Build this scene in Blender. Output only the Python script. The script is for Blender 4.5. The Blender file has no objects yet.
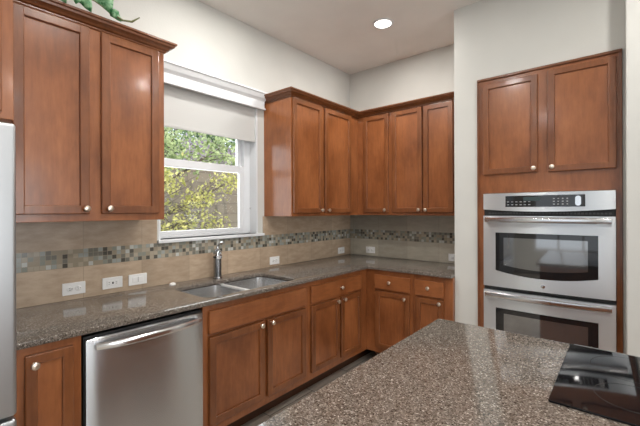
import bpy, bmesh, math, random
from mathutils import Vector, Matrix
random.seed(11)
C = bpy.context.scene.collection
PI = math.pi

# ------------------------------------------------------------------ camera
cam_d = bpy.data.cameras.new('camera'); cam = bpy.data.objects.new('camera', cam_d); C.objects.link(cam)
yaw = math.radians(39.944); roll = math.radians(-0.1957)
fw = Vector((-math.sin(yaw), math.cos(yaw), 0)); rt = Vector((math.cos(yaw), math.sin(yaw), 0)); up = Vector((0, 0, 1))
r2 = rt * math.cos(roll) + up * math.sin(roll); u2 = -rt * math.sin(roll) + up * math.cos(roll)
cam.matrix_world = Matrix(((r2.x, u2.x, -fw.x, 0), (r2.y, u2.y, -fw.y, 0), (r2.z, u2.z, -fw.z, 1.4144), (0, 0, 0, 1)))
cam_d.sensor_width = 36; cam_d.lens = 362.374 / 640 * 36; cam_d.shift_y = -3.09 / 640
cam_d.clip_start = 0.05; cam_d.clip_end = 200
bpy.context.scene.camera = cam

# ------------------------------------------------------------------ world, daylight, exposure
S = bpy.context.scene
S.view_settings.view_transform = 'Standard'; S.view_settings.look = 'None'
S.view_settings.exposure = 0.27; S.view_settings.gamma = 1.0; S.view_settings.use_curve_mapping = False
w = bpy.data.worlds.new('world'); S.world = w; w.use_nodes = True
bg = w.node_tree.nodes['Background']; bg.inputs[0].default_value = (0.86, 0.93, 1.0, 1); bg.inputs[1].default_value = 1.25

def area(name, loc, rot, sx, sy, power, col=(1, 1, 1)):
    l = bpy.data.lights.new(name, 'AREA'); l.shape = 'RECTANGLE'; l.size = sx; l.size_y = sy; l.energy = power; l.color = col
    o = bpy.data.objects.new(name, l); o.location = loc; o.rotation_euler = rot; C.objects.link(o); return o
sun = bpy.data.lights.new('sun', 'SUN'); sun.energy = 4.0; sun.angle = math.radians(2); sun.color = (1, .95, .85)
so = bpy.data.objects.new('sun', sun); so.rotation_euler = Vector((-.50, .30, -.80)).to_track_quat('-Z', 'Y').to_euler(); C.objects.link(so)
# area lights added as daylight at unseen windows behind the camera and right
area('daylight_rear_window', (-0.4, -3.72, 1.45), (math.radians(-90), 0, 0), 2.5, 1.9, 105, (.98, .99, 1.0))
area('added_daylight_rear_door', (3.0, -3.72, 1.25), (math.radians(-90), 0, 0), 2.1, 2.1, 75, (.98, .99, 1.0))
area('added_daylight_right_window', (4.62, 0.6, 1.45), (math.radians(90), 0, math.radians(90)), 2.7, 1.8, 85, (.98, .99, 1.0))
area('daylight_kitchen_window', (-2.56, 1.6, 1.62), (0, math.radians(-90), 0), 0.8, 0.78, 10, (0.95, 0.98, 1.0))

# ------------------------------------------------------------------ materials
def mat(name, base, rough=0.5, metal=0.0, **k):
    m = bpy.data.materials.new(name); m.use_nodes = True
    b = m.node_tree.nodes['Principled BSDF']
    b.inputs['Base Color'].default_value = (*base, 1); b.inputs['Roughness'].default_value = rough; b.inputs['Metallic'].default_value = metal
    for a, v in k.items(): b.inputs[a.replace('_', ' ')].default_value = v
    return m
class G:
    def __init__(s, m): s.t = m.node_tree; s.b = s.t.nodes['Principled BSDF']
    def n(s, ty, **k):
        o = s.t.nodes.new(ty)
        for a, v in k.items():
            if hasattr(o, a): setattr(o, a, v)
            else: o.inputs[a].default_value = v
        return o
    def l(s, a, b): s.t.links.new(a, b)
    def pos(s, scale=(1, 1, 1), rand=False):
        tc = s.n('ShaderNodeTexCoord'); mp = s.n('ShaderNodeMapping'); mp.inputs['Scale'].default_value = scale
        if rand:
            oi = s.n('ShaderNodeObjectInfo'); ad = s.n('ShaderNodeVectorMath', operation='MULTIPLY_ADD')
            s.l(oi.outputs['Random'], ad.inputs[0]); ad.inputs[1].default_value = (7, 5, 9); s.l(tc.outputs['Object'], ad.inputs[2])
            s.l(ad.outputs[0], mp.inputs['Vector'])
        else: s.l(tc.outputs['Object'], mp.inputs['Vector'])
        return mp.outputs[0]
    def noise(s, vec, scale, detail=3, rough=.5):
        o = s.n('ShaderNodeTexNoise'); o.inputs['Scale'].default_value = scale; o.inputs['Detail'].default_value = detail; o.inputs['Roughness'].default_value = rough
        s.l(vec, o.inputs['Vector']); return o
    def ramp(s, fac, stops, interp='LINEAR'):
        o = s.n('ShaderNodeValToRGB'); cr = o.color_ramp; cr.interpolation = interp
        while len(cr.elements) < len(stops): cr.elements.new(.5)
        for e, (p, c) in zip(cr.elements, stops): e.position = p; e.color = (*c, 1)
        s.l(fac, o.inputs[0]); return o.outputs[0]
    def mix(s, fac, a, b, blend='MIX'):
        o = s.n('ShaderNodeMix', data_type='RGBA', blend_type=blend)
        for sock, v in ((o.inputs[0], fac), (o.inputs[6], a), (o.inputs[7], b)):
            if hasattr(v, 'is_linked') or hasattr(v, 'links'): s.l(v, sock)
            elif isinstance(v, (tuple, list)): sock.default_value = (*v, 1)
            else: sock.default_value = v
        return o.outputs[2]
    def bump(s, h, strength, dist=.002):
        o = s.n('ShaderNodeBump'); o.inputs['Strength'].default_value = strength; o.inputs['Distance'].default_value = dist
        s.l(h, o.inputs['Height']); s.l(o.outputs[0], s.b.inputs['Normal'])

def wood(name, axis, tint=1.0, rough=.30):
    m = mat(name, (.3, .1, .04), rough, Coat_Weight=.18, Coat_Roughness=.12); g = G(m)
    sc = {'z': (22, 22, 3), 'x': (3, 22, 22), 'y': (22, 3, 22)}[axis]
    v = g.pos(sc, True); fine = g.noise(v, 2.6, 5, .62)
    blot = g.noise(g.pos((1, 1, .6), True), 4.2, 4, .6)
    c1 = g.ramp(fine.outputs[0], [(.25, (.215 * tint, .070 * tint, .022 * tint)), (.75, (.31 * tint, .108 * tint, .037 * tint))])
    c2 = g.ramp(blot.outputs[0], [(.32, (.66, .60, .53)), (.68, (1.2, 1.24, 1.26))])
    g.l(g.mix(1.0, c1, c2, 'MULTIPLY'), g.b.inputs['Base Color'])
    g.bump(fine.outputs[0], .12, .0008); return m
M = {}
M['wood'] = wood('stained_maple_upright_grain', 'z')
M['wood_x'] = wood('stained_maple_grain_along_x', 'x')
M['wood_y'] = wood('stained_maple_grain_along_y', 'y')
M['wood_frame'] = wood('darker_stained_door_frame', 'z', .74)
M['crown'] = wood('stained_maple_crown', 'z', .62)
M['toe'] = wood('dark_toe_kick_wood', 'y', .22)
def plaster(name, c, sc=90, st=.25):
    m = mat(name, c, .85); g = G(m); n = g.noise(g.pos(), sc, 3)
    n2 = g.noise(g.pos(), 3, 2)
    g.l(g.mix(1.0, c, g.ramp(n2.outputs[0], [(.3, (.96,) * 3), (.7, (1.03,) * 3)]), 'MULTIPLY'), g.b.inputs['Base Color'])
    g.bump(n.outputs[0], st, .002); return m
M['wall'] = plaster('warm_white_wall_paint', (.565, .563, .532))
M['ceiling'] = plaster('ceiling_paint', (.76, .74, .71), 60, .3)
M['white'] = mat('white_trim_paint', (.66, .675, .69), .4)
M['vinyl'] = mat('white_vinyl', (.70, .715, .735), .35)
M['plastic'] = mat('white_plastic', (.80, .80, .79), .3)
M['slot'] = mat('dark_slot', (.02, .02, .02), .6)
def shade_mat():
    m = mat('roller_shade_fabric', (.60, .60, .585), .8); g = G(m)
    n = g.noise(g.pos((1, 1, 1)), 400, 2); g.bump(n.outputs[0], .2, .001)
    tr = g.n('ShaderNodeBsdfTranslucent'); tr.inputs[0].default_value = (.6, .6, .58, 1)
    mx = g.n('ShaderNodeMixShader'); mx.inputs[0].default_value = .15
    out = g.t.nodes['Material Output']; g.l(g.b.outputs[0], mx.inputs[1]); g.l(tr.outputs[0], mx.inputs[2]); g.l(mx.outputs[0], out.inputs[0]); return m
M['shade'] = shade_mat()
def granite():
    m = mat('brown_grey_quartz', (.2, .17, .15), .09); g = G(m)
    v = g.pos(); vo = g.n('ShaderNodeTexVoronoi'); vo.inputs['Scale'].default_value = 300; g.l(v, vo.inputs['Vector'])
    sep = g.n('ShaderNodeSeparateColor'); g.l(vo.outputs['Color'], sep.inputs[0])
    base = g.ramp(sep.outputs[0], [(0, (.050, .040, .032)), (.14, (.098, .081, .067)), (.38, (.138, .116, .098)), (.66, (.182, .157, .134)), (.86, (.26, .23, .202)), (.965, (.42, .385, .345))], 'CONSTANT')
    vo2 = g.n('ShaderNodeTexVoronoi'); vo2.inputs['Scale'].default_value = 95; g.l(v, vo2.inputs['Vector'])
    s2 = g.n('ShaderNodeSeparateColor'); g.l(vo2.outputs['Color'], s2.inputs[0])
    mott = g.ramp(s2.outputs[1], [(0, (.86,) * 3), (.5, (1.0,) * 3), (1, (1.13,) * 3)])
    g.l(g.mix(1.0, base, mott, 'MULTIPLY'), g.b.inputs['Base Color']); return m
M['granite'] = granite()
def math_(g, op, a, b=None):
    o = g.n('ShaderNodeMath', operation=op)
    for i, v in enumerate((a, b)):
        if v is None: continue
        if hasattr(v, 'links'): g.l(v, o.inputs[i])
        else: o.inputs[i].default_value = v
    return o.outputs[0]
def tile_mat(name, axis, off, ca=(.36, .265, .18), cb=(.50, .39, .285)):
    # large tan stone tiles above and below a band of one inch mosaic; z is height above the worktop
    m = mat(name, (.4, .3, .2), .35); g = G(m)
    tc = g.n('ShaderNodeTexCoord'); sp = g.n('ShaderNodeSeparateXYZ'); g.l(tc.outputs['Object'], sp.inputs[0])
    a = sp.outputs[axis]; z = sp.outputs[2]
    u = math_(g, 'ADD', a, off)
    cell = math_(g, 'FLOOR', math_(g, 'DIVIDE', u, .33)); fr = math_(g, 'FRACT', math_(g, 'DIVIDE', u, .33))
    jt = math_(g, 'LESS_THAN', fr, .010)
    wn = g.n('ShaderNodeTexWhiteNoise', noise_dimensions='1D'); g.l(math_(g, 'ADD', cell, math_(g, 'MULTIPLY', math_(g, 'GREATER_THAN', z, .23), 37.3)), wn.inputs['W'])
    n1 = g.noise(g.pos((3, 3, 9)), 3.0, 5, .65)
    stone = g.ramp(n1.outputs[0], [(.3, ca), (.7, cb)])
    stone = g.mix(1.0, stone, g.ramp(wn.outputs[0], [(0, (.88, .88, .88)), (1, (1.1, 1.1, 1.1))]), 'MULTIPLY')
    stone = g.mix(math_(g, 'MULTIPLY', jt, .6), stone, (.24, .19, .14))
    s = .0254
    cu = math_(g, 'FLOOR', math_(g, 'DIVIDE', u, s)); cz = math_(g, 'FLOOR', math_(g, 'DIVIDE', math_(g, 'SUBTRACT', z, .181), s))
    fu = math_(g, 'FRACT', math_(g, 'DIVIDE', u, s)); fz = math_(g, 'FRACT', math_(g, 'DIVIDE', math_(g, 'SUBTRACT', z, .181), s))
    cv = g.n('ShaderNodeCombineXYZ'); g.l(cu, cv.inputs[0]); g.l(cz, cv.inputs[1])
    w2 = g.n('ShaderNodeTexWhiteNoise', noise_dimensions='2D'); g.l(cv.outputs[0], w2.inputs['Vector'])
    mos = g.ramp(w2.outputs['Value'], [(0, (.075, .070, .058)), (.10, (.16, .155, .13)), (.28, (.29, .25, .185)), (.46, (.23, .24, .205)), (.62, (.37, .325, .25)), (.78, (.30, .325, .30)), (.92, (.47, .48, .45))], 'CONSTANT')
    grout = math_(g, 'MAXIMUM', math_(g, 'LESS_THAN', fu, .09), math_(g, 'LESS_THAN', fz, .09))
    mos = g.mix(grout, mos, (.30, .26, .20))
    band = math_(g, 'MULTIPLY', math_(g, 'GREATER_THAN', z, .181), math_(g, 'LESS_THAN', z, .2826))
    g.l(g.mix(band, stone, mos), g.b.inputs['Base Color'])
    g.l(math_(g, 'SUBTRACT', .36, math_(g, 'MULTIPLY', band, .2)), g.b.inputs['Roughness'])
    return m
M['tile_y'] = tile_mat('stone_and_mosaic_tile_left', 1, .27)
M['tile_x'] = tile_mat('stone_and_mosaic_tile_back', 0, 3.33, (.36, .325, .26), (.46, .425, .35))  # same stone made greyer; the far wall's different light cast is in the colour
def steel(name, base=(.70, .735, .765), rough=.34, aniso=.85, axis='h'):
    m = mat(name, base, rough, 1.0, Anisotropic=aniso, Anisotropic_Rotation=.25); g = G(m)
    t = g.n('ShaderNodeTangent', direction_type='RADIAL', axis='Z'); g.l(t.outputs[0], g.b.inputs['Tangent']); return m
M['steel'] = steel('brushed_stainless')
M['steel_sink'] = steel('satin_sink_steel', (.74, .75, .76), .27, 0)
M['steel_dish'] = steel('dishwasher_steel', (.56, .585, .61), .24, .9)
M['steel_handle'] = steel('handle_steel', (.70, .70, .71), .2, .3)
M['nickel_bright'] = mat('satin_steel_rim', (.82, .83, .84), .5, .7)
M['fridge'] = steel('refrigerator_steel', (.46, .48, .50), .42, .4)
M['chrome'] = mat('polished_chrome', (.62, .63, .65), .12, 1)
M['faucet_metal'] = mat('brushed_faucet_metal', (.34, .345, .36), .22, 1)
M['nickel'] = mat('satin_nickel', (.74, .65, .55), .3, 1)
M['black'] = mat('black_rubber', (.012, .012, .012), .5)
M['blackglass'] = mat('black_glass', (.010, .010, .011), .04, 0, IOR=1.6)
M['ovenglass'] = mat('tinted_oven_window', (.045, .046, .048), .06, 0, IOR=3.0)
M['cook'] = mat('cooktop_black_glass', (.005, .005, .006), .05, 0, IOR=1.38)
M['mark'] = mat('printed_grey_marking', (.32, .33, .34), .4)
M['display'] = mat('clock_display', (.03, .05, .05), .2)
M['floor'] = None
def floor_mat():
    m = mat('grey_floor_tile', (.3, .27, .24), .4); g = G(m)
    br = g.n('ShaderNodeTexBrick'); br.offset = .5; br.inputs['Scale'].default_value = 1
    br.inputs['Brick Width'].default_value = .45; br.inputs['Row Height'].default_value = .45; br.inputs['Mortar Size'].default_value = .004
    br.inputs['Color1'].default_value = (.46, .41, .355, 1); br.inputs['Color2'].default_value = (.50, .45, .39, 1); br.inputs['Mortar'].default_value = (.17, .155, .14, 1)
    g.l(g.pos(), br.inputs['Vector']); n = g.noise(g.pos(), 7, 5)
    g.l(g.mix(1.0, br.outputs[0], g.ramp(n.outputs[0], [(.3, (.85,) * 3), (.7, (1.1,) * 3)]), 'MULTIPLY'), g.b.inputs['Base Color']); return m
M['floor'] = floor_mat()
def glass_pane():
    m = mat('clear_window_glass', (1, 1, 1), .0); g = G(m)
    tr = g.n('ShaderNodeBsdfTransparent'); tr.inputs[0].default_value = (.96, .97, .97, 1); gl = g.n('ShaderNodeBsdfGlossy'); gl.inputs['Roughness'].default_value = .02
    fr = g.n('ShaderNodeFresnel'); fr.inputs[0].default_value = 1.4; mx = g.n('ShaderNodeMixShader')
    g.l(fr.outputs[0], mx.inputs[0]); g.l(tr.outputs[0], mx.inputs[1]); g.l(gl.outputs[0], mx.inputs[2])
    g.l(mx.outputs[0], g.t.nodes['Material Output'].inputs[0]); return m
M['glass'] = glass_pane()
def emit(name, col, s):
    m = mat(name, (.8, .8, .8), .5); b = m.node_tree.nodes['Principled BSDF']
    b.inputs['Emission Color'].default_value = (*col, 1); b.inputs['Emission Strength'].default_value = s; return m
M['lamp'] = emit('lit_lamp_lens', (1, .97, .92), 6)
def leaf_mat(name, a, b, sc=8.0):
    m = mat(name, a, .5); g = G(m); n = g.noise(g.pos(), sc, 3)
    c = g.ramp(n.outputs[0], [(.35, a), (.65, b)]); g.l(c, g.b.inputs['Base Color'])
    tr = g.n('ShaderNodeBsdfTranslucent'); g.l(c, tr.inputs[0]); mx = g.n('ShaderNodeMixShader'); mx.inputs[0].default_value = .35
    g.l(g.b.outputs[0], mx.inputs[1]); g.l(tr.outputs[0], mx.inputs[2]); g.l(mx.outputs[0], g.t.nodes['Material Output'].inputs[0]); return m
M['leaf_yellow'] = leaf_mat('yellow_green_leaves', (.52, .52, .14), (.82, .76, .34))
M['leaf_green'] = leaf_mat('mid_green_leaves', (.22, .33, .11), (.78, .86, .50), 5)
M['leaf_dark'] = leaf_mat('dark_green_leaves', (.05, .12, .04), (.16, .28, .09), 3)
M['leaf_lilac'] = leaf_mat('lilac_blossom', (.42, .34, .46), (.62, .54, .62), 3)
M['bark'] = mat('bark', (.11, .085, .065), .9)
M['ivy'] = leaf_mat('variegated_ivy', (.015, .17, .045), (.30, .52, .30), 45)
M['ivy_stem'] = mat('ivy_stem', (.12, .13, .05), .6)
def block_mat():
    m = mat('tan_block_wall', (.35, .3, .25), .9); g = G(m)
    br = g.n('ShaderNodeTexBrick'); br.inputs['Scale'].default_value = 1; br.inputs['Brick Width'].default_value = .8; br.inputs['Row Height'].default_value = .2; br.inputs['Mortar Size'].default_value = .012
    br.inputs['Color1'].default_value = (.26, .215, .17, 1); br.inputs['Color2'].default_value = (.235, .195, .155, 1); br.inputs['Mortar'].default_value = (.17, .14, .115, 1)
    tc = g.n('ShaderNodeTexCoord'); sp = g.n('ShaderNodeSeparateXYZ'); cv = g.n('ShaderNodeCombineXYZ'); g.l(tc.outputs['Object'], sp.inputs[0])
    g.l(sp.outputs[1], cv.inputs[0]); g.l(sp.outputs[2], cv.inputs[1]); g.l(cv.outputs[0], br.inputs['Vector'])
    g.l(br.outputs[0], g.b.inputs['Base Color']); return m
M['block'] = block_mat()
def ground_mat():
    m = mat('grass_ground', (.12, .17, .06), .95); g = G(m); n = g.noise(g.pos(), 6, 5)
    g.l(g.ramp(n.outputs[0], [(.3, (.10, .14, .05)), (.7, (.24, .24, .12))]), g.b.inputs['Base Color']); return m
M['ground'] = ground_mat()

# ------------------------------------------------------------------ mesh helpers (all coordinates in metres, world space)
def box(bm, x0, x1, y0, y1, z0, z1, bev=0.0, seg=2):
    t = bmesh.new(); bmesh.ops.create_cube(t, size=1)
    for v in t.verts: v.co = Vector(((x0 + x1) / 2 + v.co.x * abs(x1 - x0), (y0 + y1) / 2 + v.co.y * abs(y1 - y0), (z0 + z1) / 2 + v.co.z * abs(z1 - z0)))
    if bev > 0: bmesh.ops.bevel(t, geom=t.edges[:], offset=bev, segments=seg, affect='EDGES', profile=.5)
    join(bm, t)
def join(bm, t):
    me = bpy.data.meshes.new('tmp'); t.to_mesh(me); bm.from_mesh(me); bpy.data.meshes.remove(me); t.free()
def lathe(bm, prof, seg=24, mtx=None):          # prof: (radius, height) along local z
    t = bmesh.new(); rings = []
    for r, h in prof:
        if r < 1e-6: rings.append([t.verts.new((0, 0, h))])
        else: rings.append([t.verts.new((r * math.cos(2 * PI * i / seg), r * math.sin(2 * PI * i / seg), h)) for i in range(seg)])
    for a, b in zip(rings, rings[1:]):
        for i in range(seg):
            j = (i + 1) % seg
            if len(a) == 1 and len(b) == 1: continue
            if len(a) == 1: t.faces.new((a[0], b[i], b[j]))
            elif len(b) == 1: t.faces.new((a[i], a[j], b[0]))
            else: t.faces.new((a[i], a[j], b[j], b[i]))
    for ring, last in ((rings[0], 0), (rings[-1], 1)):
        if len(ring) > 2: t.faces.new(ring)
    if mtx: bmesh.ops.transform(t, matrix=mtx, verts=t.verts[:])
    join(bm, t)
def tube(bm, pts, rad, seg=10):
    pts = [Vector(p) for p in pts]; n = len(pts); rad = rad if isinstance(rad, (list, tuple)) else [rad] * n
    rings = []; ref = None
    for i, p in enumerate(pts):
        d = (pts[min(i + 1, n - 1)] - pts[max(i - 1, 0)]).normalized()
        if ref is None: ref = d.orthogonal().normalized()
        ref = (ref - d * ref.dot(d)).normalized(); o = d.cross(ref)
        rings.append([bm.verts.new(p + (ref * math.cos(2 * PI * k / seg) + o * math.sin(2 * PI * k / seg)) * rad[i]) for k in range(seg)])
    for a, b in zip(rings, rings[1:]):
        for k in range(seg):
            j = (k + 1) % seg; bm.faces.new((a[k], a[j], b[j], b[k]))
    bm.faces.new(rings[0]); bm.faces.new(rings[-1])
def prism(outer, holes, z0, z1, bev=0.0):        # flat outline with holes, raised between two heights
    cu = bpy.data.curves.new('c', 'CURVE'); cu.dimensions = '2D'; cu.fill_mode = 'BOTH'
    cu.extrude = (z1 - z0) / 2 - bev; cu.bevel_depth = bev; cu.bevel_resolution = 2; cu.offset = -bev if bev else 0
    for loop in [outer] + holes:
        s = cu.splines.new('POLY'); s.points.add(len(loop) - 1); s.use_cyclic_u = True
        for p, q in zip(s.points, loop): p.co = (q[0], q[1], 0, 1)
    o = bpy.data.objects.new('c', cu); C.objects.link(o); dg = bpy.context.evaluated_depsgraph_get()
    me = bpy.data.meshes.new_from_object(o.evaluated_get(dg)); bm = bmesh.new(); bm.from_mesh(me)
    bpy.data.objects.remove(o); bpy.data.curves.remove(cu); bpy.data.meshes.remove(me)
    bmesh.ops.remove_doubles(bm, verts=bm.verts[:], dist=1e-5)
    for v in bm.verts: v.co.z += (z0 + z1) / 2
    return bm
def rrect(x0, x1, y0, y1, r, n=6):
    out = []
    for cx, cy, a0 in ((x1 - r, y1 - r, 0), (x0 + r, y1 - r, 90), (x0 + r, y0 + r, 180), (x1 - r, y0 + r, 270)):
        for i in range(n + 1):
            a = math.radians(a0 + 90 * i / n); out.append((cx + r * math.cos(a), cy + r * math.sin(a)))
    return out
def sweep(bm, path, prof):                        # mitred moulding; prof: (outwards, z); outwards = right of travel
    n = len(path); P = [Vector((p[0], p[1])) for p in path]; rows = []
    for i in range(n):
        ds = []
        if i > 0: ds.append((P[i] - P[i - 1]).normalized())
        if i < n - 1: ds.append((P[i + 1] - P[i]).normalized())
        ns = [Vector((d.y, -d.x)) for d in ds]
        if len(ns) == 2: m = (ns[0] + ns[1]); m = m / m.dot(ns[0])
        else: m = ns[0]
        rows.append([bm.verts.new((P[i].x + m.x * o, P[i].y + m.y * o, z)) for o, z in prof])
    k = len(prof)
    for a, b in zip(rows, rows[1:]):
        for j in range(k): bm.faces.new((a[j], a[(j + 1) % k], b[(j + 1) % k], b[j]))
    bm.faces.new(rows[0]); bm.faces.new(rows[-1])
def plate(bm, cols, th):                          # facing -y: cols of (x, z bottom, z top, y front); th = thickness backwards
    fr = [(bm.verts.new((x, y, zb)), bm.verts.new((x, y, zt)), bm.verts.new((x, y + th, zt)), bm.verts.new((x, y + th, zb))) for x, zb, zt, y in cols]
    for a, b in zip(fr, fr[1:]):
        for j in range(4): bm.faces.new((a[j], a[(j + 1) % 4], b[(j + 1) % 4], b[j]))
    bm.faces.new(fr[0]); bm.faces.new(fr[-1])

def wpos(o):
    v = o.location.copy()
    while o.parent: o = o.parent; v += o.location
    return v
def obj(name, bm, m, parent=None, smooth=False, kind=None, label=None, cat=None, group=None, auto=35):
    bmesh.ops.recalc_face_normals(bm, faces=bm.faces[:])
    me = bpy.data.meshes.new(name)
    if parent is not None: off = wpos(parent)
    else:
        xs = [v.co.x for v in bm.verts]; ys = [v.co.y for v in bm.verts]; zs = [v.co.z for v in bm.verts]
        off = Vector(((min(xs) + max(xs)) / 2, (min(ys) + max(ys)) / 2, min(zs)))
        if kind == 'origin': off = Vector((0, 0, 0)); kind = None
    for v in bm.verts: v.co -= off
    for f in bm.faces: f.smooth = smooth
    if smooth:
        for e in bm.edges:
            if len(e.link_faces) == 2 and e.calc_face_angle(0) > math.radians(auto): e.smooth = False
    bm.to_mesh(me); bm.free(); me.materials.append(M[m] if isinstance(m, str) else m)
    o = bpy.data.objects.new(name, me); C.objects.link(o)
    if parent is not None: o.parent = parent
    else: o.location = off
    if kind: o['kind'] = kind
    if label: o['label'] = label
    if cat: o['category'] = cat
    if group: o['group'] = group
    return o
def thing(name, loc, label, cat, group=None, rot=0):
    o = bpy.data.objects.new(name, None); o.empty_display_size = .1; C.objects.link(o); o.location = loc; o.rotation_euler.z = rot
    o['label'] = label; o['category'] = cat
    if group: o['group'] = group
    return o
def copy_tree(o, parent=None):
    c = o.copy(); C.objects.link(c)
    if parent: c.parent = parent
    for ch in [k for k in bpy.data.objects if k.parent == o]: copy_tree(ch, c)
    return c
def B(*a, **k):
    bm = bmesh.new(); box(bm, *a, **k); return bm
def struct(name, bm, m, parent=None): return obj(name, bm, m, parent, kind=None if parent else 'structure')

# ------------------------------------------------------------------ room dimensions
XW, YB, YO, ZC = -2.387, 3.384, 2.8145, 2.954
XS, XO0, XO1, ZO = -1.0006, -0.831, -0.002, 2.370
YR, XR = -3.6, 4.5                                 # far ends of the room behind and to the right
ZT = .914

struct('floor', B(XW - .14, XR + .14, YR - .14, YB + .12, -.1, 0), 'floor')
struct('ceiling', B(XW - .14, XR + .14, YR - .14, YB + .12, ZC, ZC + .1), 'ceiling')
# left wall with the window opening
WY0, WY1, WZ0, WZ1 = 1.165, 2.022, 1.217, 2.36
bm = bmesh.new()
box(bm, XW - .14, XW, YR - .14, WY0, 0, ZC); box(bm, XW - .14, XW, WY1, YB + .12, 0, ZC)
box(bm, XW - .14, XW, WY0, WY1, 0, WZ0); box(bm, XW - .14, XW, WY0, WY1, WZ1, ZC)
struct('wall_left', bm, 'wall')
struct('wall_back', B(XW, XR + .14, YB, YB + .12, 0, ZC), 'wall')
bm = bmesh.new()
PL = [(XS, 0), (XO0, 0), (XO0, ZO), (XO1, ZO), (XO1, 0), (.3, 0), (.3, ZC), (XS, ZC)]   # one sheet with the niche cut out
fa_ = bm.faces.new([bm.verts.new((x, YO, z)) for x, z in PL]); ge = bmesh.ops.extrude_face_region(bm, geom=[fa_])['geom']
for v in ge:
    if isinstance(v, bmesh.types.BMVert): v.co.y = YB - .001
struct('wall_oven', bm, 'wall')
struct('wall_front', B(.012, 1.9, YO - .16, YO, 0, ZC, .006), 'wall')
# unseen rear and right walls; window openings added for daylight and reflections
bm = bmesh.new()
box(bm, XW - .14, -1.65, YR - .12, YR, 0, ZC); box(bm, .85, 1.95, YR - .12, YR, 0, ZC); box(bm, 4.05, XR + .14, YR - .12, YR, 0, ZC)
box(bm, -1.65, .85, YR - .12, YR, 0, .5); box(bm, -1.65, .85, YR - .12, YR, 2.4, ZC); box(bm, 1.95, 4.05, YR - .12, YR, 2.3, ZC)
struct('wall_rear', bm, 'wall')
bm = bmesh.new()
box(bm, XR, XR + .12, YR, -.75, 0, ZC); box(bm, XR, XR + .12, 1.95, YB, 0, ZC); box(bm, XR, XR + .12, -.75, 1.95, 0, .55); box(bm, XR, XR + .12, -.75, 1.95, 2.35, ZC)
struct('wall_right', bm, 'wall')
def plain_window(name, horiz, a0, a1, z0, z1, c, n):
    bm = bmesh.new(); t = .06
    def bb(p0, p1, q0, q1):
        if horiz: box(bm, p0, p1, c - .03, c + .03, q0, q1)
        else: box(bm, c - .03, c + .03, p0, p1, q0, q1)
    bb(a0, a1, z0, z0 + t); bb(a0, a1, z1 - t, z1)
    for i in range(n + 1):
        x = a0 + (a1 - a0 - t) * i / n; bb(x, x + t, z0 + t, z1 - t)
    struct(name, bm, 'vinyl')
plain_window('window_2', True, -1.65, .85, .5, 2.4, YR - .06, 3)
plain_window('added_door_1', True, 1.95, 4.05, 0, 2.3, YR - .06, 2)  # glazed door added out of view as a daylight source
plain_window('added_window_3', False, -.75, 1.95, .55, 2.35, XR + .06, 3)  # window added out of view as a daylight source
struct('baseboard_right', B(XR - .015, XR, YR, YB, 0, .1), 'white')

# ------------------------------------------------------------------ kitchen window: frame, two sashes, panes, sill
win = thing('window_1', (XW - .07, (WY0 + WY1) / 2, WZ0), '', ''); del win['label'], win['category']; win['kind'] = 'structure'
FX = XW - .085                                      # inner face of the vinyl frame
bm = bmesh.new(); fz1 = 2.36
box(bm, FX - .05, FX, WY0, WY0 + .02, WZ0, fz1, .003); box(bm, FX - .05, FX, WY1 - .075, WY1, WZ0, fz1, .003)
box(bm, FX - .05, FX, WY0 + .02, WY1 - .075, WZ0, WZ0 + .018, .003); box(bm, FX - .05, FX, WY0 + .02, WY1 - .075, fz1 - .04, fz1, .003)
obj('window_frame', bm, 'vinyl', win)
MZ = 1.755
bm = bmesh.new(); ya, yb = WY0 + .02, WY1 - .075
def sash(z0, z1, x, wside, wtop, wbot):
    b = bmesh.new()
    box(b, x - .03, x, ya, ya + wside, z0, z1, .003); box(b, x - .03, x, yb - wside, yb, z0, z1, .003)
    box(b, x - .03, x, ya + wside, yb - wside, z0, z0 + wbot, .003); box(b, x - .03, x, ya + wside, yb - wside, z1 - wtop, z1, .003); return b
sl = obj('lower_sash', sash(WZ0 + .018, MZ + .03, FX - .004, .040, .058, .032), 'vinyl', win)
obj('pane', B(FX - .022, FX - .018, ya + .04, yb - .04, WZ0 + .045, MZ - .02), 'glass', sl)
bm.free()
su = obj('upper_sash', sash(MZ - .02, fz1 - .04, FX - .04, .032, .035, .04), 'vinyl', win)
obj('pane', B(FX - .058, FX - .054, ya + .03, yb - .03, MZ + .01, fz1 - .07), 'glass', su)
bm = bmesh.new(); box(bm, XW - .13, XW + .03, WY0 - .012, WY1 + .055, WZ0 - .022, WZ0, .004)
obj('window_sill', bm, 'white', win)
bm = bmesh.new()                                    # painted liner of the reveal
box(bm, FX, XW + .004, WY1 - .014, WY1 + .002, WZ0, fz1, .002); box(bm, FX, XW + .004, WY0 - .002, WY0 + .014, WZ0, fz1, .002)
obj('window_jamb', bm, 'white', win)
bm = bmesh.new(); tube(bm, [(FX, WY1 - .012, 1.43), (FX + .02, WY1 - .018, 1.43)], .008, 10); obj('tilt_latch', bm, 'steel_handle', win, True)

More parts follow.
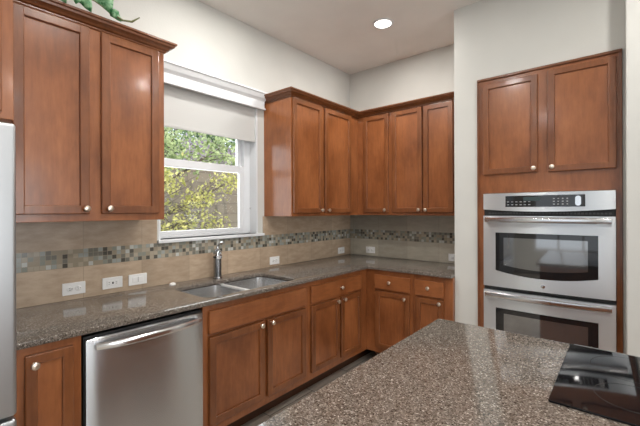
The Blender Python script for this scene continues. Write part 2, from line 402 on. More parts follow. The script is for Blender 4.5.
# ------------------------------------------------------------------ shade and cornice
rs = thing('roller_shade', (XW - .03, (WY0 + WY1) / 2, 2.0), 'pale grey roller shade pulled a third of the way down the window', 'shade')
sx = XW - .012
obj('shade_fabric', B(sx - .002, sx, WY0 + .02, WY1 - .016, 2.012, 2.33), 'shade', rs)
bm = bmesh.new(); box(bm, sx - .008, sx + .006, WY0 + .02, WY1 - .016, 1.988, 2.013, .004); obj('hem_bar', bm, 'shade', rs)
bm = bmesh.new(); tube(bm, [(sx - .02, WY0 + .018, 2.325), (sx - .02, WY1 - .015, 2.325)], .022, 16); obj('roller_tube', bm, 'shade', rs, True)
prof = [(0, 2.268), (.026, 2.268), (.026, 2.279), (.018, 2.283), (.018, 2.338), (.024, 2.346), (.036, 2.360), (.048, 2.386), (.052, 2.394), (.058, 2.396), (.058, 2.408), (0, 2.408)]
bm = bmesh.new(); sweep(bm, [(XW + .001, WY0 - .03), (XW + .022, WY0 - .03), (XW + .022, WY1 + .030), (XW + .001, WY1 + .030)], [(o, z) for o, z in prof])
obj('window_cornice', bm, 'white', None, label='white moulded cornice board above the kitchen window and its shade', cat='cornice')

# ------------------------------------------------------------------ backsplashes
def splash(name, boxes, m, loc, label):
    bm = bmesh.new()
    for b_ in boxes: box(bm, *b_)
    for v in bm.verts: v.co -= Vector(loc)
    o = obj(name, bm, m, None, False, kind='origin', label=label, cat='backsplash'); o.location = loc
    for p in o.data.polygons: p.use_smooth = False
    return o
TT = 1.405
splash('tile_backsplash', [(XW + .0005, XW + .010, .29, WY0 - .014, ZT + .0005, 1.3615), (XW, XW + .010, WY0 - .014, WY1 + .057, ZT + .0005, WZ0 - .023),
       (XW, XW + .010, 1.05, WY0 - .014, 1.3615, TT), (XW, XW + .010, WY1 + .057, YB, ZT + .0005, 1.3615)],
       'tile_y', (XW, 0, ZT), 'tan stone tile backsplash with mosaic band running under the window')
splash('tile_backsplash', [(XW + .011, XS - .001, YB - .010, YB, ZT + .0005, 1.3615)], 'tile_x', (0, YB, ZT), 'short tan tile backsplash with mosaic band on the far wall')

# ------------------------------------------------------------------ cabinets
class Face:                                         # a = along the wall, n = out of the wall
    def __init__(s, kind, base): s.k = kind; s.b = base
    def box(s, bm, a0, a1, n0, n1, z0, z1, bev=0.0):
        if s.k == 'W': box(bm, s.b + n0, s.b + n1, a0, a1, z0, z1, bev)
        else: box(bm, a0, a1, s.b - n1, s.b - n0, z0, z1, bev)
    def m(s, a, n, z):                              # matrix placing local z along n
        if s.k == 'W': return Matrix.Translation((s.b + n, a, z)) @ Matrix.Rotation(PI / 2, 4, 'Y')
        return Matrix.Translation((a, s.b - n, z)) @ Matrix.Rotation(PI / 2, 4, 'X')
def shaker(bm, F, a0, a1, z0, z1, w=.043, th=.02):
    F.box(bm, a0, a0 + w, .001, th, z0, z1, .0045); F.box(bm, a1 - w, a1, .001, th, z0, z1, .0045)
    F.box(bm, a0 + w - .006, a1 - w + .006, .001, th - .0003, z0, z0 + w, .0045); F.box(bm, a0 + w - .006, a1 - w + .006, .001, th - .0003, z1 - w, z1, .0045)
KN = [(0.0, 0), (.0065, 0), (.0055, .006), (.005, .012), (.010, .016), (.0150, .020), (.0158, .024), (.0135, .028), (.007, .0305), (0, .031)]
def knob(F, a, z, parent, n=.02):
    bm = bmesh.new(); lathe(bm, KN, 20, F.m(a, n, z)); obj('knob', bm, 'nickel', parent, True)
def door(F, parent, a0, a1, z0, z1, ka=None, kz=None, w=.043):
    bm = bmesh.new(); shaker(bm, F, a0, a1, z0, z1, w); d = obj('door', bm, 'wood_frame', parent)
    bm = bmesh.new(); F.box(bm, a0 + w - .004, a1 - w + .004, .002, .0085, z0 + w - .004, z1 - w + .004); obj('door_panel', bm, 'wood', d)
    if ka is not None: knob(F, ka, kz, d)
    return d
def drawer(F, parent, a0, a1, z0, z1, ka=None, kz=None, name='drawer'):
    bm = bmesh.new(); F.box(bm, a0, a1, .001, .02, z0, z1, .004)
    d = obj(name, bm, 'wood_y' if F.k == 'W' else 'wood_x', parent)
    if ka is not None: knob(F, ka, kz, d)
    return d
def carcass(F, parent, a0, a1, n0, z0, z1, opens=(), name='cabinet_body'):
    bm = bmesh.new(); F.box(bm, a0, a1, n0, 0, z0, z1, .0015); return obj(name, bm, 'wood', parent)
UZ0, UZ1 = 1.362, 2.345
CP = [(0, 2.332), (.006, 2.332), (.009, 2.337), (.009, 2.343), (.018, 2.347), (.024, 2.355), (.034, 2.361), (.043, 2.364), (.046, 2.374), (.054, 2.378), (.055, 2.388), (0, 2.388)]
XF = -2.057; FWu = Face('W', XF)
t = thing('wall_cabinet', (XW, .68, UZ0), 'cherry brown two door wall cabinet left of the window beside the refrigerator', 'cabinet')
carcass(FWu, t, .300, 1.040, XW - XF, UZ0, UZ1)
door(FWu, t, .350, .650, 1.398, 2.328, .630, 1.425); door(FWu, t, .703, 1.003, 1.398, 2.328, .735, 1.425)
bm = bmesh.new(); sweep(bm, [(XF, .300), (XF, 1.040), (XW, 1.040)], CP); obj('crown_moulding', bm, 'crown', t)
# corner run, window wall side
t = thing('wall_cabinet', (XW, 2.5, UZ0), 'cherry brown wall cabinet right of the window with its side panel facing out', 'cabinet')
carcass(FWu, t, 2.097, YB, XW - XF, UZ0, UZ1)
door(FWu, t, 2.108, 2.474, 1.388, 2.328, 2.450, 1.412); door(FWu, t, 2.514, 2.915, 1.388, 2.328, 2.545, 1.412)
YF = 3.054; FBu = Face('B', YF)
t = thing('wall_cabinet', (-1.85, YB, UZ0), 'narrow single door wall cabinet on the far wall in the corner', 'cabinet')
carcass(FBu, t, XF + .001, -1.682, YF - YB, UZ0, UZ1)
door(FBu, t, -1.980, -1.700, 1.388, 2.328, -1.733, 1.412)
t = thing('wall_cabinet', (-1.35, YB, UZ0), 'two door wall cabinet on the far wall between corner cabinet and oven wall', 'cabinet')
carcass(FBu, t, -1.681, XS - .002, YF - YB, UZ0, UZ1)
door(FBu, t, -1.663, -1.366, 1.388, 2.328, -1.393, 1.412); door(FBu, t, -1.353, -1.092, 1.388, 2.328, -1.328, 1.412)
bm = bmesh.new(); sweep(bm, [(XW, 2.097), (XF, 2.097), (XF, YF), (XS - .002, YF)], CP)
obj('crown_moulding', bm, 'crown', None, label='dark cherry crown moulding wrapping the tops of the corner wall cabinets', cat='moulding')

# over the refrigerator
FR = Face('W', -1.70)
t = thing('wall_cabinet', (XW, -.16, 1.745), 'deep wooden cabinet above the refrigerator at the left edge', 'cabinet')
carcass(FR, t, -.66, .296, XW + 1.70, 1.745, UZ1)
door(FR, t, -.64, -.19, 1.765, 2.305, -.22, 1.80); door(FR, t, -.17, .262, 1.765, 2.305, -.14, 1.80)
bm = bmesh.new(); sweep(bm, [(XW, -.66), (-1.70, -.66), (-1.70, .296), (XW + .34, .296)], CP); obj('crown_moulding', bm, 'crown', t)

# base cabinets
XB = -1.782; FW = Face('W', XB); BZ0, BZ1 = .155, .888
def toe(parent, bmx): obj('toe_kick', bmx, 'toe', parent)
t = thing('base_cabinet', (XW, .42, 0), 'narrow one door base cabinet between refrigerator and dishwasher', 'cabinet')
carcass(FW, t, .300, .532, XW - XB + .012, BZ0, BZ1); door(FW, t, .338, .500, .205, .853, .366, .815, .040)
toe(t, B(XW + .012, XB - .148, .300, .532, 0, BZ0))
t = thing('sink_base_cabinet', (XW, 1.55, 0), 'wide base cabinet under the sink with a plain false front over two doors', 'cabinet')
bm = bmesh.new()                                    # hollow carcass so that the bowls hang inside it
FW.box(bm, 1.116, 1.134, XW - XB + .012, 0, BZ0, BZ1); FW.box(bm, 1.967, 1.985, XW - XB + .012, 0, BZ0, BZ1)
FW.box(bm, 1.134, 1.967, -.018, 0, BZ0, BZ1); FW.box(bm, 1.134, 1.967, XW - XB + .012, -.018, BZ0, BZ0 + .02)
obj('cabinet_body', bm, 'wood', t)
drawer(FW, t, 1.148, 1.948, .722, .850, name='false_front')
door(FW, t, 1.148, 1.552, .205, .703, 1.517, .684); door(FW, t, 1.578, 1.948, .205, .703, 1.608, .684)
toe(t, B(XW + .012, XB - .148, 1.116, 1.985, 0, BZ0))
t = thing('base_cabinet', (XW, 2.4, 0), 'base cabinet right of the sink with one wide drawer above two doors', 'cabinet')
carcass(FW, t, 1.986, YB - .012, XW - XB + .012, BZ0, BZ1)
drawer(FW, t, 2.008, 2.668, .722, .848, 2.365, .785)
door(FW, t, 2.010, 2.352, .205, .703, 2.318, .680); door(FW, t, 2.378, 2.668, .205, .703, 2.408, .680)
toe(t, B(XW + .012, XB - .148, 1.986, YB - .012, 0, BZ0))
YBb = 2.779; FB = Face('B', YBb)
t = thing('base_cabinet', (-1.54, YB, 0), 'far wall base cabinet next to the corner with a drawer and larger door', 'cabinet')
carcass(FB, t, XB + .001, -1.327, YBb - YB + .012, BZ0, BZ1)
drawer(FB, t, -1.690, -1.352, .722, .845, -1.535, .790); door(FB, t, -1.682, -1.357, .205, .703, -1.395, .672)
toe(t, B(XB + .001, -1.327, YBb + .148, YB - .012, 0, BZ0))
t = thing('base_cabinet', (-1.16, YB, 0), 'narrow far wall base cabinet with small drawer beside the oven wall', 'cabinet')
carcass(FB, t, -1.326, XS - .002, YBb - YB + .012, BZ0, BZ1)
drawer(FB, t, -1.305, -1.070, .722, .845, -1.190, .790); door(FB, t, -1.300, -1.073, .205, .703, -1.098, .680, .040)
toe(t, B(-1.326, XS - .002, YBb + .148, YB - .012, 0, BZ0))

# ------------------------------------------------------------------ worktop with the sink cut-out
XC, YC = XW + .637, YB - .637
SX0, SX1, SY0, SY1 = -2.215, -1.812, 1.165, 1.905
bm = prism([(XW + .001, .288), (XC, .288), (XC, YC), (XS - .001, YC), (XS - .001, YB - .001), (XW + .001, YB - .001)], [rrect(SX0, SX1, SY0, SY1, .06)], BZ1 + .0005, ZT, .004)
obj('worktop', bm, 'granite', None, label='speckled brown stone worktop turning the corner from refrigerator to oven wall', cat='worktop', smooth=True)

# sink
sk = thing('double_sink', ((SX0 + SX1) / 2, (SY0 + SY1) / 2, .70), 'undermount stainless double bowl sink set into the left worktop', 'sink')
def bowl(y0, y1, name):
    b = bmesh.new(); rings = []
    for z, ins, r in ((BZ1 - .001, -.006, .06), (BZ1 - .004, 0, .058), (.73, .008, .055), (.708, .018, .05), (.700, .045, .04)):
        rings.append([b.verts.new((x, y, z)) for x, y in rrect(SX0 + ins - .004, SX1 - ins + .004, y0 + ins, y1 - ins, r)])
    for a, c in zip(rings, rings[1:]):
        k = len(a)
        for i in range(k): b.faces.new((a[i], a[(i + 1) % k], c[(i + 1) % k], c[i]))
    b.faces.new(rings[-1])
    out = obj(name, b, 'steel_sink', sk, True); md = out.modifiers.new('t', 'SOLIDIFY'); md.thickness = .002; md.offset = 1
    d = bmesh.new(); lathe(d, [(0, .7015), (.02, .7015), (.025, .703), (.042, .704), (.045, .7012), (.045, .7005)], 24, Matrix.Translation(((SX0 + SX1) / 2, (y0 + y1) / 2, 0))); obj('drain', d, 'chrome', out, True)
YD = 1.535
bowl(SY0 - .004, YD - .010, 'bowl'); bowl(YD + .010, SY1 + .004, 'bowl')
bm = bmesh.new(); box(bm, SX0 - .004, SX1 + .004, YD - .0165, YD + .0165, BZ1 - .012, BZ1 - .0005, .003); obj('divider', bm, 'nickel_bright', sk, True)
# faucet
fx, fy = -2.300, 1.565
fa = thing('faucet', (fx, fy, ZT), 'chrome pull-out faucet with short angled spout standing behind the sink', 'faucet')
T0 = Matrix.Translation((fx, fy, 0))
bm = bmesh.new(); lathe(bm, [(.034, ZT), (.034, ZT + .006), (.029, ZT + .012), (.0285, ZT + .03), (.0285, ZT + .150), (.024, ZT + .156)], 28, T0); obj('body', bm, 'faucet_metal', fa, True)
bm = bmesh.new(); lathe(bm, [(.0300, ZT + .1500), (.0315, ZT + .152), (.0315, ZT + .160), (.0275, ZT + .162)], 28, T0); obj('rubber_ring', bm, 'black', fa, True)
bm = bmesh.new(); lathe(bm, [(.029, ZT + .162), (.031, ZT + .165), (.031, ZT + .185), (.026, ZT + .203), (.014, ZT + .212), (0, ZT + .214)], 28, T0); hd = obj('swivel_head', bm, 'chrome', fa, True)
d_ = Vector((.62, -.34, 0)).normalized()
pts = [Vector((fx, fy, ZT + .176)) + d_ * a_ + Vector((0, 0, h_)) for a_, h_ in ((.0, .0), (.04, .012), (.08, .018), (.115, .012), (.14, -.006))]
bm = bmesh.new(); tube(bm, pts, [.020, .018, .017, .018, .019], 18); sp_ = obj('spray_spout', bm, 'chrome', fa, True)
lp = [Vector((fx, fy, ZT + .205)) + Vector((.006 * math.sin(a_), .016 * math.sin(a_ * 2), 0)) + Vector((0, 0, .052 * math.sin(a_ / 2))) for a_ in [0, .8, 1.6, 2.4, 3.1]]
bm = bmesh.new(); tube(bm, [(fx, fy, ZT + .205), (fx - .004, fy + .004, ZT + .228), (fx + .004, fy + .010, ZT + .248), (fx + .030, fy + .014, ZT + .262), (fx + .050, fy + .016, ZT + .264)], [.010, .0085, .008, .008, .006], 14); obj('lever', bm, 'chrome', fa, True)
bm = bmesh.new(); lathe(bm, [(.021, 0), (.021, .004), (.017, .010), (.006, .013), (0, .013)], 20, Matrix.Translation((-2.335, 1.235, ZT))); obj('hole_cover', bm, 'plastic', None, True, label='small white round cap on worktop left of the sink', cat='cap')

# ------------------------------------------------------------------ dishwasher
dw = thing('dishwasher', (-2.08, .825, 0), 'stainless steel dishwasher with curved bar handle below the worktop', 'dishwasher')
D0, D1 = .541, 1.107
obj('tub', B(XW + .012, XB - .002, D0, D1, .1, .868), 'black', dw)
bm = bmesh.new(); n = 14
rows = []
for i in range(n + 1):
    y = D0 + .003 + (D1 - D0 - .006) * i / n; q = 2 * i / n - 1; x = -1.757 + .006 * (1 - q * q) - (.006 if abs(q) > .99 else 0)
    rows.append((bm.verts.new((x, y, .115)), bm.verts.new((x, y, .855)), bm.verts.new((x - .006, y, .861)), bm.verts.new((XB, y, .861)), bm.verts.new((XB, y, .115))))
for a, c in zip(rows, rows[1:]):
    for j in range(5): bm.faces.new((a[j], a[(j + 1) % 5], c[(j + 1) % 5], c[j]))
bm.faces.new(rows[0]); bm.faces.new(rows[-1])
dd = obj('door_panel', bm, 'steel_dish', dw, True)
bm = bmesh.new(); rows = []
for i in range(25):
    q = 2 * i / 24 - 1; y = .575 + .505 * i / 24; x = -1.742 + .040 * (1 - abs(q) ** 2.6); hh = .016
    z = .826
    rows.append([bm.verts.new((x + dx, y, z + dz)) for dx, dz in ((.010, -hh * .7), (.013, 0), (.010, hh * .7), (.002, hh), (-.006, hh * .7), (-.007, -hh * .7), (.002, -hh))])
for a, c in zip(rows, rows[1:]):
    for j in range(7): bm.faces.new((a[j], a[(j + 1) % 7], c[(j + 1) % 7], c[j]))
bm.faces.new(rows[0]); bm.faces.new(rows[-1])
for yy in (.583, 1.072): box(bm, -1.757, -1.737, yy - .010, yy + .010, .815, .837, .003)
obj('handle', bm, 'steel_handle', dd, True)
obj('toe_panel', B(XB - .06, XB - .045, D0, D1, .0, .1), 'black', dw)

# ------------------------------------------------------------------ refrigerator
rf = thing('refrigerator', (-2.0, -.17, 0), 'stainless steel refrigerator at the left edge with freezer drawer below', 'refrigerator')
obj('cabinet_body', B(XW + .02, -1.665, -.63, .284, .02, 1.70, bev=.004), 'fridge', rf)
for a0, a1, hy in ((-.63, -.184, -.215), (-.176, .286, -.145)):
    bm = bmesh.new(); box(bm, -1.660, -1.600, a0, a1, .712, 1.715, .012, 4); d = obj('door', bm, 'fridge', rf, True)
    bm = bmesh.new(); tube(bm, [(-1.602, hy, .86), (-1.555, hy, .88), (-1.548, hy, 1.2), (-1.555, hy, 1.52), (-1.602, hy, 1.54)], .011, 12); obj('handle', bm, 'steel_handle', d, True)
bm = bmesh.new(); box(bm, -1.660, -1.600, -.63, .286, .08, .700, .012, 4); d = obj('freezer_drawer', bm, 'fridge', rf, True)
bm = bmesh.new(); tube(bm, [(-1.602, -.55, .655), (-1.555, -.53, .655), (-1.548, -.18, .655), (-1.555, .17, .655), (-1.602, .19, .655)], .011, 12); obj('handle', bm, 'steel_handle', d, True)
for yy in (-.58, .22):
    bm = bmesh.new(); tube(bm, [(-1.75, yy, 0), (-1.75, yy, .022)], .02, 12); obj('foot', bm, 'black', rf)

# ------------------------------------------------------------------ oven tower
FO = Face('B', YO - .004)
oc = thing('oven_cabinet', ((XO0 + XO1) / 2, YO, 0), 'tall cherry cabinet built into the wall around the double oven', 'cabinet')
OX0, OX1 = -.781, -.035
bm = bmesh.new(); x0, x1 = XO0 + .002, XO1 - .002; y0, y1 = YO - .004, YB - .01
box(bm, x0, OX0 - .002, y0, y1, 0, ZO - .002); box(bm, OX1 + .002, x1, y0, y1, 0, ZO - .002)
box(bm, OX0 - .002, OX1 + .002, y0, y1, 1.530, ZO - .002); box(bm, OX0 - .002, OX1 + .002, y0, y1, .0, .300); box(bm, OX0 - .002, OX1 + .002, y1 - .02, y1, .3, 1.53)
obj('cabinet_body', bm, 'wood', oc)
door(FO, oc, -.786, -.440, 1.664, 2.320, -.460, 1.690, .040); door(FO, oc, -.382, -.030, 1.660, 2.330, -.356, 1.690, .040)
drawer(FO, oc, -.797, -.030, .12, .285, -.41, .20)
bm = bmesh.new(); box(bm, x0, x1, YO - .016, YO - .004, ZO - .020, ZO - .002, .003); box(bm, x0, x0 + .010, YO - .010, YO - .003, 0, ZO - .02); box(bm, x1 - .014, x1, YO - .012, YO - .003, 0, ZO - .02)
obj('edge_trim', bm, 'crown', oc)

ov = thing('double_oven', ((OX0 + OX1) / 2, YO + .2, .30), 'stainless steel double wall oven with black control panel and two doors', 'oven')
obj('oven_body', B(OX0, OX1, YO - .002, YO + .45, .302, 1.526), 'black', ov)
N = 28; xc = (OX0 + OX1) / 2; hw = (OX1 - OX0) / 2
def q_(x): return (x - xc) / hw
def cols(x0, x1, zb, zt, yf, n=N):
    out = []
    for i in range(n + 1):
        x = x0 + (x1 - x0) * i / n; q = q_(x); out.append((x, zb(q) if callable(zb) else zb, zt(q) if callable(zt) else zt, yf(q)))
    return out
yfront = lambda q: YO - .030 - .016 * (1 - q * q)
bm = bmesh.new(); plate(bm, cols(OX0, OX1, lambda q: 1.414 - .016 * (1 - q * q), 1.526, yfront), .03); pn = obj('control_panel', bm, 'steel', ov, True)
bm = bmesh.new(); plate(bm, cols(-.632, -.181, 1.430, 1.506, lambda q: yfront(q) - .002), .004); ds = obj('touch_display', bm, 'blackglass', pn, True)
bm = bmesh.new()
rnd = random.Random(3)
def mk(bm, x, z, sx_, sz_): yy = yfront(q_(x)) - .0026; box(bm, x - sx_ / 2, x + sx_ / 2, yy, yy + .002, z - sz_ / 2, z + sz_ / 2)
for i in range(6):
    for j in range(2): mk(bm, -.615 + i * .026, 1.445 + j * .020, .013, .005)
obj('button_marks', bm, 'mark', ds); bm = bmesh.new()
for i in range(4):
    for j in range(3): mk(bm, -.345 + i * .024, 1.447 + j * .018, .009, .006)
obj('button_marks', bm, 'mark', ds)
bm = bmesh.new(); rr = rrect(-.232, -.202, 1.436, 1.498, .014)
pl = [bm.verts.new((x, yfront(q_(x)) - .0045, z)) for x, z in rr]; bm.faces.new(pl); ex_ = bmesh.ops.extrude_face_region(bm, geom=bm.faces[:])
for v in [g_ for g_ in ex_['geom'] if isinstance(g_, bmesh.types.BMVert)]: v.co.y += .003
obj('dial_pad', bm, 'steel_handle', ds)
bm = bmesh.new(); box(bm, -.520, -.420, yfront(0) + .0, yfront(0) + .002, 1.470, 1.497)
for v in bm.verts: v.co.y += -.0035
obj('clock_window', bm, 'display', ds)
bm = bmesh.new()
for i in range(36): box(bm, OX0 + .03 + i * .0195, OX0 + .043 + i * .0195, YO - .010, YO - .003, 1.380, 1.392)
obj('vent_grille', bm, mat('dark_grey_vent', (.06, .06, .06), .5), ov)
def oven_door(z0, z1, wz0, wz1, logo):
    bm = bmesh.new(); plate(bm, cols(OX0, OX1, z0, z1, yfront), .028); d = obj('oven_door', bm, 'steel', ov, True)
    bm = bmesh.new(); plate(bm, cols(-.698, -.118, lambda q: wz0 - .034 * (1 - (q / .8) ** 2), wz1, lambda q: yfront(q) - .0025), .004); gl = obj('door_glass', bm, 'blackglass', d, True)
    bm = bmesh.new(); plate(bm, cols(-.645, -.169, lambda q: wz0 + .040 - .022 * (1 - (q / .65) ** 2), wz1 - .034, lambda q: yfront(q) - .0035), .003); obj('viewing_window', bm, 'ovenglass', gl, True)
    hz = z1 - .026; bm = bmesh.new(); rows = []
    for i in range(31):
        x = OX0 + .018 + (OX1 - OX0 - .036) * i / 30; q = q_(x); y = YO - .058 - .030 * (1 - abs(q) ** 2.4)
        rows.append([bm.verts.new((x, y + dy, hz + dz)) for dy, dz in ((-.006, -.014), (-.009, 0), (-.006, .014), (0, .0185), (.006, .014), (.006, -.014), (0, -.0185))])
    for a, c in zip(rows, rows[1:]):
        for j in range(7): bm.faces.new((a[j], a[(j + 1) % 7], c[(j + 1) % 7], c[j]))
    bm.faces.new(rows[0]); bm.faces.new(rows[-1])
    for xx in (OX0 + .028, OX1 - .028): box(bm, xx - .010, xx + .010, YO - .060, YO - .029, hz - .010, hz + .010, .003)
    obj('handle', bm, 'steel_handle', d, True)
    if logo:
        bm = bmesh.new(); lathe(bm, [(0, 0), (.013, 0), (.013, .0015), (.011, .002), (0, .002)], 24, Matrix.Translation((xc, yfront(0) , .905)) @ Matrix.Rotation(PI / 2, 4, 'X')); obj('round_emblem', bm, 'steel_handle', d, True)
oven_door(.866, 1.368, .985, 1.250, True)
oven_door(.335, .838, .455, .718, False)

# ------------------------------------------------------------------ island
IX0, IX1, IY0, IY1 = -.655, 1.55, .42, 1.630
isl = thing('kitchen_island', (.45, 1.02, 0), 'wide kitchen island in the foreground with speckled brown stone top', 'island')
bm = prism(rrect(IX0, IX1, IY0, IY1, .012, 3), [], BZ1 + .0005, ZT, .004); top = obj('stone_top', bm, 'granite', isl, True)
obj('cabinet_body', B(IX0 + .04, IX1 - .04, IY0 + .25, IY1 - .04, .10, BZ1), 'wood', isl)
obj('toe_kick', B(IX0 + .10, IX1 - .10, IY0 + .31, IY1 - .11, 0, .10), 'toe', isl)
FI = Face('W', 0)
ct = thing('cooktop', (.23, 1.35, ZT), 'black glass electric cooktop set into the island top', 'cooktop')
CX0, CX1, CY0, CY1 = -.152, .608, 1.100, 1.612
bm = prism(rrect(CX0, CX1, CY0, CY1, .004, 3), [], ZT + .0003, ZT + .0055, .0015); obj('glass_surface', bm, 'cook', ct, True)
bm = bmesh.new()
def ring(bm, cx, cy, r, w_=.0015):
    n = 48; z = ZT + .0058
    a = [bm.verts.new((cx + r * math.cos(2 * PI * i / n), cy + r * math.sin(2 * PI * i / n), z)) for i in range(n)]
    b = [bm.verts.new((cx + (r - w_) * math.cos(2 * PI * i / n), cy + (r - w_) * math.sin(2 * PI * i / n), z)) for i in range(n)]
    for i in range(n): j = (i + 1) % n; bm.faces.new((a[i], a[j], b[j], b[i]))
rm = mat('faint_ring_print', (.03, .03, .03), .25)
for cx, cy, r in ((.02, 1.25, .085), (.02, 1.47, .105), (.43, 1.25, .105), (.43, 1.47, .085)):
    bm = bmesh.new(); ring(bm, cx, cy, r); obj('burner_ring', bm, rm, ct)
bm = bmesh.new(); box(bm, CX0 + .012, CX1 - .012, CY1 - .002, CY1 + .004, ZT + .0003, ZT + .006, .001); obj('rear_trim', bm, 'steel_handle', ct)

# ------------------------------------------------------------------ outlets
def outlet(name, F, a, z, label, kind, w_=.113, h_=.068, cat='outlet', group='white wall plates on the tile'):
    o = thing(name, tuple(F.m(a, 0, z).translation), label, cat, None)
    bm = bmesh.new(); F.box(bm, a - w_ / 2, a + w_ / 2, .0005, .0065, z - h_ / 2, z + h_ / 2, .002); obj('cover_plate', bm, 'plastic', o)
    if kind == 'duplex':
        for s in (-1, 1):
            bm = bmesh.new(); lathe(bm, [(.0165, 0), (.0165, .002), (.015, .003), (0, .003)], 20, F.m(a + s * .020, .006, z)); r_ = obj('receptacle', bm, 'plastic', o, True)
            bm = bmesh.new(); F.box(bm, a + s * .020 - .006, a + s * .020 + .003, .0088, .0096, z + .004, z + .0065); F.box(bm, a + s * .020 - .005, a + s * .020 + .003, .0088, .0096, z - .0065, z - .004)
            F.box(bm, a + s * .020 + .007, a + s * .020 + .011, .0088, .0096, z - .002, z + .002); obj('slots', bm, 'slot', r_)
    elif kind == 'rect':
        bm = bmesh.new(); F.box(bm, a - .033, a + .033, .006, .009, z - .0165, z + .0165, .0015); r_ = obj('receptacle', bm, 'plastic', o)
        bm = bmesh.new()
        for s in (-1, 1):
            F.box(bm, a + s * .020 - .004, a + s * .020 + .004, .0088, .0096, z + .004, z + .006); F.box(bm, a + s * .020 - .004, a + s * .020 + .004, .0088, .0096, z - .006, z - .004)
        F.box(bm, a - .004, a + .004, .0088, .0100, z - .006, z + .006); obj('slots', bm, 'slot', r_)
    else:
        bm = bmesh.new(); F.box(bm, a - .033, a + .033, .006, .0085, z - .0165, z + .0165, .001); obj('rocker', bm, 'plastic', o)
        bm = bmesh.new(); F.box(bm, a - .001, a + .001, .0084, .0090, z - .0155, z + .0155); obj('rocker_seam', bm, 'slot', o)
FWt = Face('W', XW + .010); FBt = Face('B', YB - .010)
outlet('wall_outlet', FWt, .674, .977, 'white duplex outlet plate nearest the refrigerator, leftmost of three', 'duplex')
outlet('wall_outlet', FWt, .875, .978, 'white outlet plate with squared insert, middle of three left of sink', 'rect')
outlet('light_switch', FWt, 1.024, .977, 'white rocker switch plate, the closest of three to the sink', 'rocker', cat='switch')
outlet('wall_outlet', FWt, 2.205, .968, 'white outlet plate on the left wall just right of the sink', 'duplex')
outlet('wall_outlet', FWt, 3.195, .970, 'white outlet plate on the left wall near the corner', 'duplex')
outlet('wall_outlet', FBt, -2.110, .978, 'white outlet plate on the far wall near the corner', 'duplex')
outlet('wall_outlet', FBt, -1.200, .968, 'white outlet plate on the far wall half hidden by the oven wall', 'duplex')

# ------------------------------------------------------------------ recessed ceiling lights
def can_light(x, y, label, group=None):
    o = thing('ceiling_light', (x, y, ZC), label, 'light', group)
    bm = bmesh.new(); lathe(bm, [(.066, ZC - .004), (.070, ZC - .009), (.086, ZC - .006), (.088, ZC - .0005), (.066, ZC - .0005)], 36, Matrix.Translation((x, y, 0)))
    obj('trim_ring', bm, 'white', o, True)
    bm = bmesh.new(); lathe(bm, [(0, ZC - .0042), (.066, ZC - .0042), (.066, ZC - .002), (0, ZC - .002)], 36, Matrix.Translation((x, y, 0))); obj('lens', bm, 'lamp', o)
    l = bpy.data.lights.new('ceiling_lamp', 'AREA'); l.shape = 'DISK'; l.size = .13; l.energy = 11.5; l.color = (1, .965, .92)
    lo = bpy.data.objects.new('ceiling_lamp', l); C.objects.link(lo); lo.parent = o; lo.location = (0, 0, -.012)
can_light(-1.518, 2.632, 'round recessed ceiling light glowing near the far corner')
can_light(-1.75, 1.45, 'recessed ceiling light above the sink, outside the view')
for x, y in ((-1.0, .75), (.35, 2.0), (.35, .2), (2.2, 1.0), (-1.0, -1.4), (1.4, -1.6), (3.2, -1.0)):  # extra lights added out of view for fill and reflections
    can_light(x, y, 'added recessed ceiling light outside the view, over the kitchen and room behind', 'added ceiling lights outside the view')

# ------------------------------------------------------------------ trailing ivy on the left cabinet
iv = thing('trailing_ivy', (-2.1, .65, 2.33), 'trailing green and white variegated ivy lying on top of the left cabinet', 'plant')
def ivy_leaf(bm, p, d, nrm, s):
    d = d.normalized(); sd = nrm.cross(d).normalized(); nn = d.cross(sd)
    pts = [(0, 0), (.30, .30), (.12, .58), (.50, .45), (1.05, 0), (.50, -.45), (.12, -.58), (.30, -.30)]
    pts = [(0, 0), (-.05, .35), (.20, .50), (.45, .34), (.75, .24), (1.08, 0), (.75, -.24), (.45, -.34), (.20, -.50), (-.05, -.35)]
    c = bm.verts.new(p + d * .45 * s + nn * .04 * s); vs = [bm.verts.new(p + d * a * s + sd * b * s - nn * abs(b) * .22 * s - nn * (.10 * a * a) * s) for a, b in pts]
    for i in range(len(vs)): bm.faces.new((c, vs[i], vs[(i + 1) % len(vs)]))
rnd = random.Random(5)
bs = bmesh.new(); bl = bmesh.new()
for vn, r0 in (([(-2.14, .40, 2.395), (-2.08, .47, 2.45), (-2.03, .56, 2.47), (-2.0, .66, 2.45), (-1.995, .745, 2.415), (-1.99, .787, 2.403)], .0025),
               ([(-1.99, .760, 2.408), (-1.99, .787, 2.402), (-1.985, .83, 2.410), (-1.98, .868, 2.445)], .0055),
               ([(-2.14, .40, 2.395), (-2.10, .56, 2.52), (-2.04, .66, 2.545), (-2.0, .70, 2.52)], .003),
               ([(-2.14, .40, 2.395), (-2.06, .45, 2.46), (-2.0, .50, 2.45)], .003)):
    tube(bs, vn, [r0] * (len(vn) - 1) + [r0 * .5], 8)
def lf(b, t_, nrm, wob=0):
    b, t_ = Vector(b), Vector(t_); ivy_leaf(bl, b, t_ - b, Vector(nrm), (t_ - b).length / 1.05)
NV = (.8, -.3, .1)
lf((-1.995, .604, 2.455), (-1.985, .640, 2.386), NV); lf((-2.0, .590, 2.450), (-1.99, .575, 2.400), (.8, -.5, .2))
lf((-2.0, .697, 2.515), (-1.975, .718, 2.413), NV); lf((-2.02, .655, 2.50), (-1.99, .700, 2.44), (.7, -.2, .5))
lf((-1.995, .742, 2.432), (-1.985, .779, 2.392), NV); lf((-1.99, .735, 2.440), (-1.985, .742, 2.396), (.8, -.4, .3))
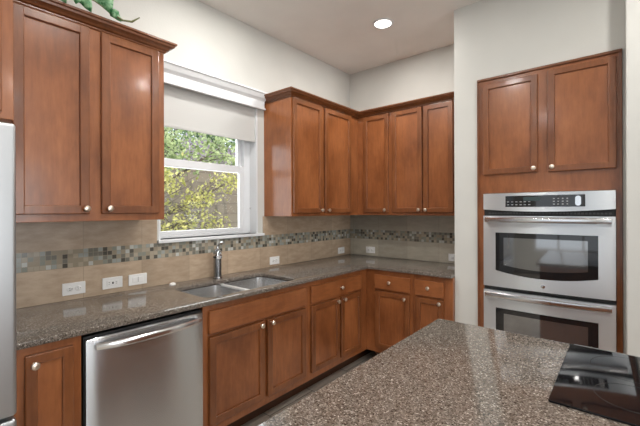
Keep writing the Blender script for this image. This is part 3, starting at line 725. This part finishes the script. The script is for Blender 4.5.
lf((-2.0, .500, 2.445), (-1.985, .536, 2.384), NV); lf((-2.02, .470, 2.46), (-1.99, .478, 2.39), (.8, -.5, .2))
lf((-2.04, .52, 2.50), (-2.01, .560, 2.44), (.7, -.3, .5)); lf((-2.06, .62, 2.56), (-2.02, .66, 2.50), (.7, -.3, .5)); lf((-2.08, .56, 2.54), (-2.10, .62, 2.58), (.7, -.3, .5))
obj('stem', bs, 'ivy_stem', iv, True); obj('leaves', bl, 'ivy', iv, True)
lv = [o for o in C.objects if o.name == 'leaves'][0]; md = lv.modifiers.new('t', 'SOLIDIFY'); md.thickness = .0008

# ------------------------------------------------------------------ garden outside the window
struct('ground', B(-30, XW - .145, -12, 25, -.35, -.25), 'ground')
o = obj('garden_wall', B(-6.45, -6.25, -2, 14, -.25, 2.22, bev=.01), 'block', None, label='tan block garden wall seen through the window behind the leaves', cat='wall')
def tree(loc, label, crown, trunk_h, leafm, nleaf, lsize, branches, group=None, seed=1, name='tree', blossom=None):
    R = random.Random(seed); t = thing(name, loc, label, 'tree', group); L = Vector(loc)
    bm = bmesh.new(); tube(bm, [L, L + Vector((.03, .05, trunk_h * .5)), L + Vector((0, 0, trunk_h))], [.09, .07, .05], 8)
    tips = []
    for (cx, cy, cz, rx, ry, rz) in crown:
        c = Vector((cx, cy, cz)); s = L + Vector((0, 0, trunk_h * R.uniform(.7, .95)))
        mid = s.lerp(c, .5) + Vector((0, 0, R.uniform(-.05, .15))); tube(bm, [s, mid, c], [.022, .014, .007], 6)
        for k in range(branches):
            e = c + Vector((R.uniform(-1, 1) * rx, R.uniform(-1, 1) * ry, R.uniform(-.8, .8) * rz)); b0 = mid.lerp(c, R.random())
            tube(bm, [b0, b0.lerp(e, .5) + Vector((0, 0, .03)), e], [.006, .004, .002], 5); tips.append((b0, e, c))
    obj('trunk', bm, 'bark', t, True)
    bm = bmesh.new()
    for i in range(nleaf):
        (cx, cy, cz, rx, ry, rz) = R.choice(crown)
        if R.random() < .55:
            b0, e, c = R.choice(tips); p = b0.lerp(e, R.uniform(.3, 1.05)) + Vector([R.gauss(0, .05 + lsize * .6) for _ in range(3)])
        else:
            v = Vector([R.gauss(0, 1) for _ in range(3)]).normalized() * R.random() ** .4; p = Vector((cx + v.x * rx, cy + v.y * ry, cz + v.z * rz))
        d = Vector([R.gauss(0, 1) for _ in range(3)]).normalized(); s = d.orthogonal().normalized(); z_ = lsize * R.uniform(.6, 1.2)
        q = Matrix.Rotation(R.uniform(0, 6.28), 3, d) @ s; nn = d.cross(q)
        vs = [bm.verts.new(p), bm.verts.new(p + (d * .5 + q * .32 + nn * .08) * z_), bm.verts.new(p + d * z_), bm.verts.new(p + (d * .5 - q * .32 + nn * .08) * z_)]
        bm.faces.new((vs[0], vs[1], vs[2])); bm.faces.new((vs[0], vs[2], vs[3]))
    f = obj('foliage', bm, leafm, t)
    return t
tree((-4.3, 1.2, -.25), 'small yellow green tree spreading in front of the garden wall', [(-3.9, 2.15, 1.28, .28, .35, .22), (-3.95, 2.65, 1.18, .3, .28, .2), (-3.8, 2.35, 1.55, .2, .22, .10), (-4.0, 1.7, 1.15, .3, .3, .35), (-3.9, 2.0, 1.75, .3, .2, .14), (-4.0, 2.9, 1.78, .2, .25, .15)], 1.0, 'leaf_yellow', 1700, .052, 9, seed=4)
tree((-5.2, 2.2, -.25), 'mid green leafy tree filling the top of the window', [(-5.0, 2.6, 2.35, .5, .55, .35), (-5.0, 3.5, 2.45, .5, .5, .35), (-5.2, 3.0, 3.0, .7, .9, .5), (-4.9, 2.3, 1.95, .3, .25, .2)], 1.9, 'leaf_green', 2600, .075, 10, seed=8)
tree((-8.0, 5.2, -.25), 'lilac flowering tree beyond the garden wall', [(-7.6, 4.7, 2.75, .45, .6, .35), (-7.6, 5.3, 2.65, .4, .4, .35)], 2.0, 'leaf_lilac', 1500, .11, 8, seed=12)
tree((-12.0, 7.6, -.25), 'tall dark green tree far beyond the garden wall', [(-12, 6.4, 3.3, 1, 1.3, .9), (-12, 9.2, 3.2, 1, 1.2, .9), (-12, 7.8, 4.3, 1.4, 1.5, .8)], 2.5, 'leaf_dark', 2500, .2, 8, seed=15)
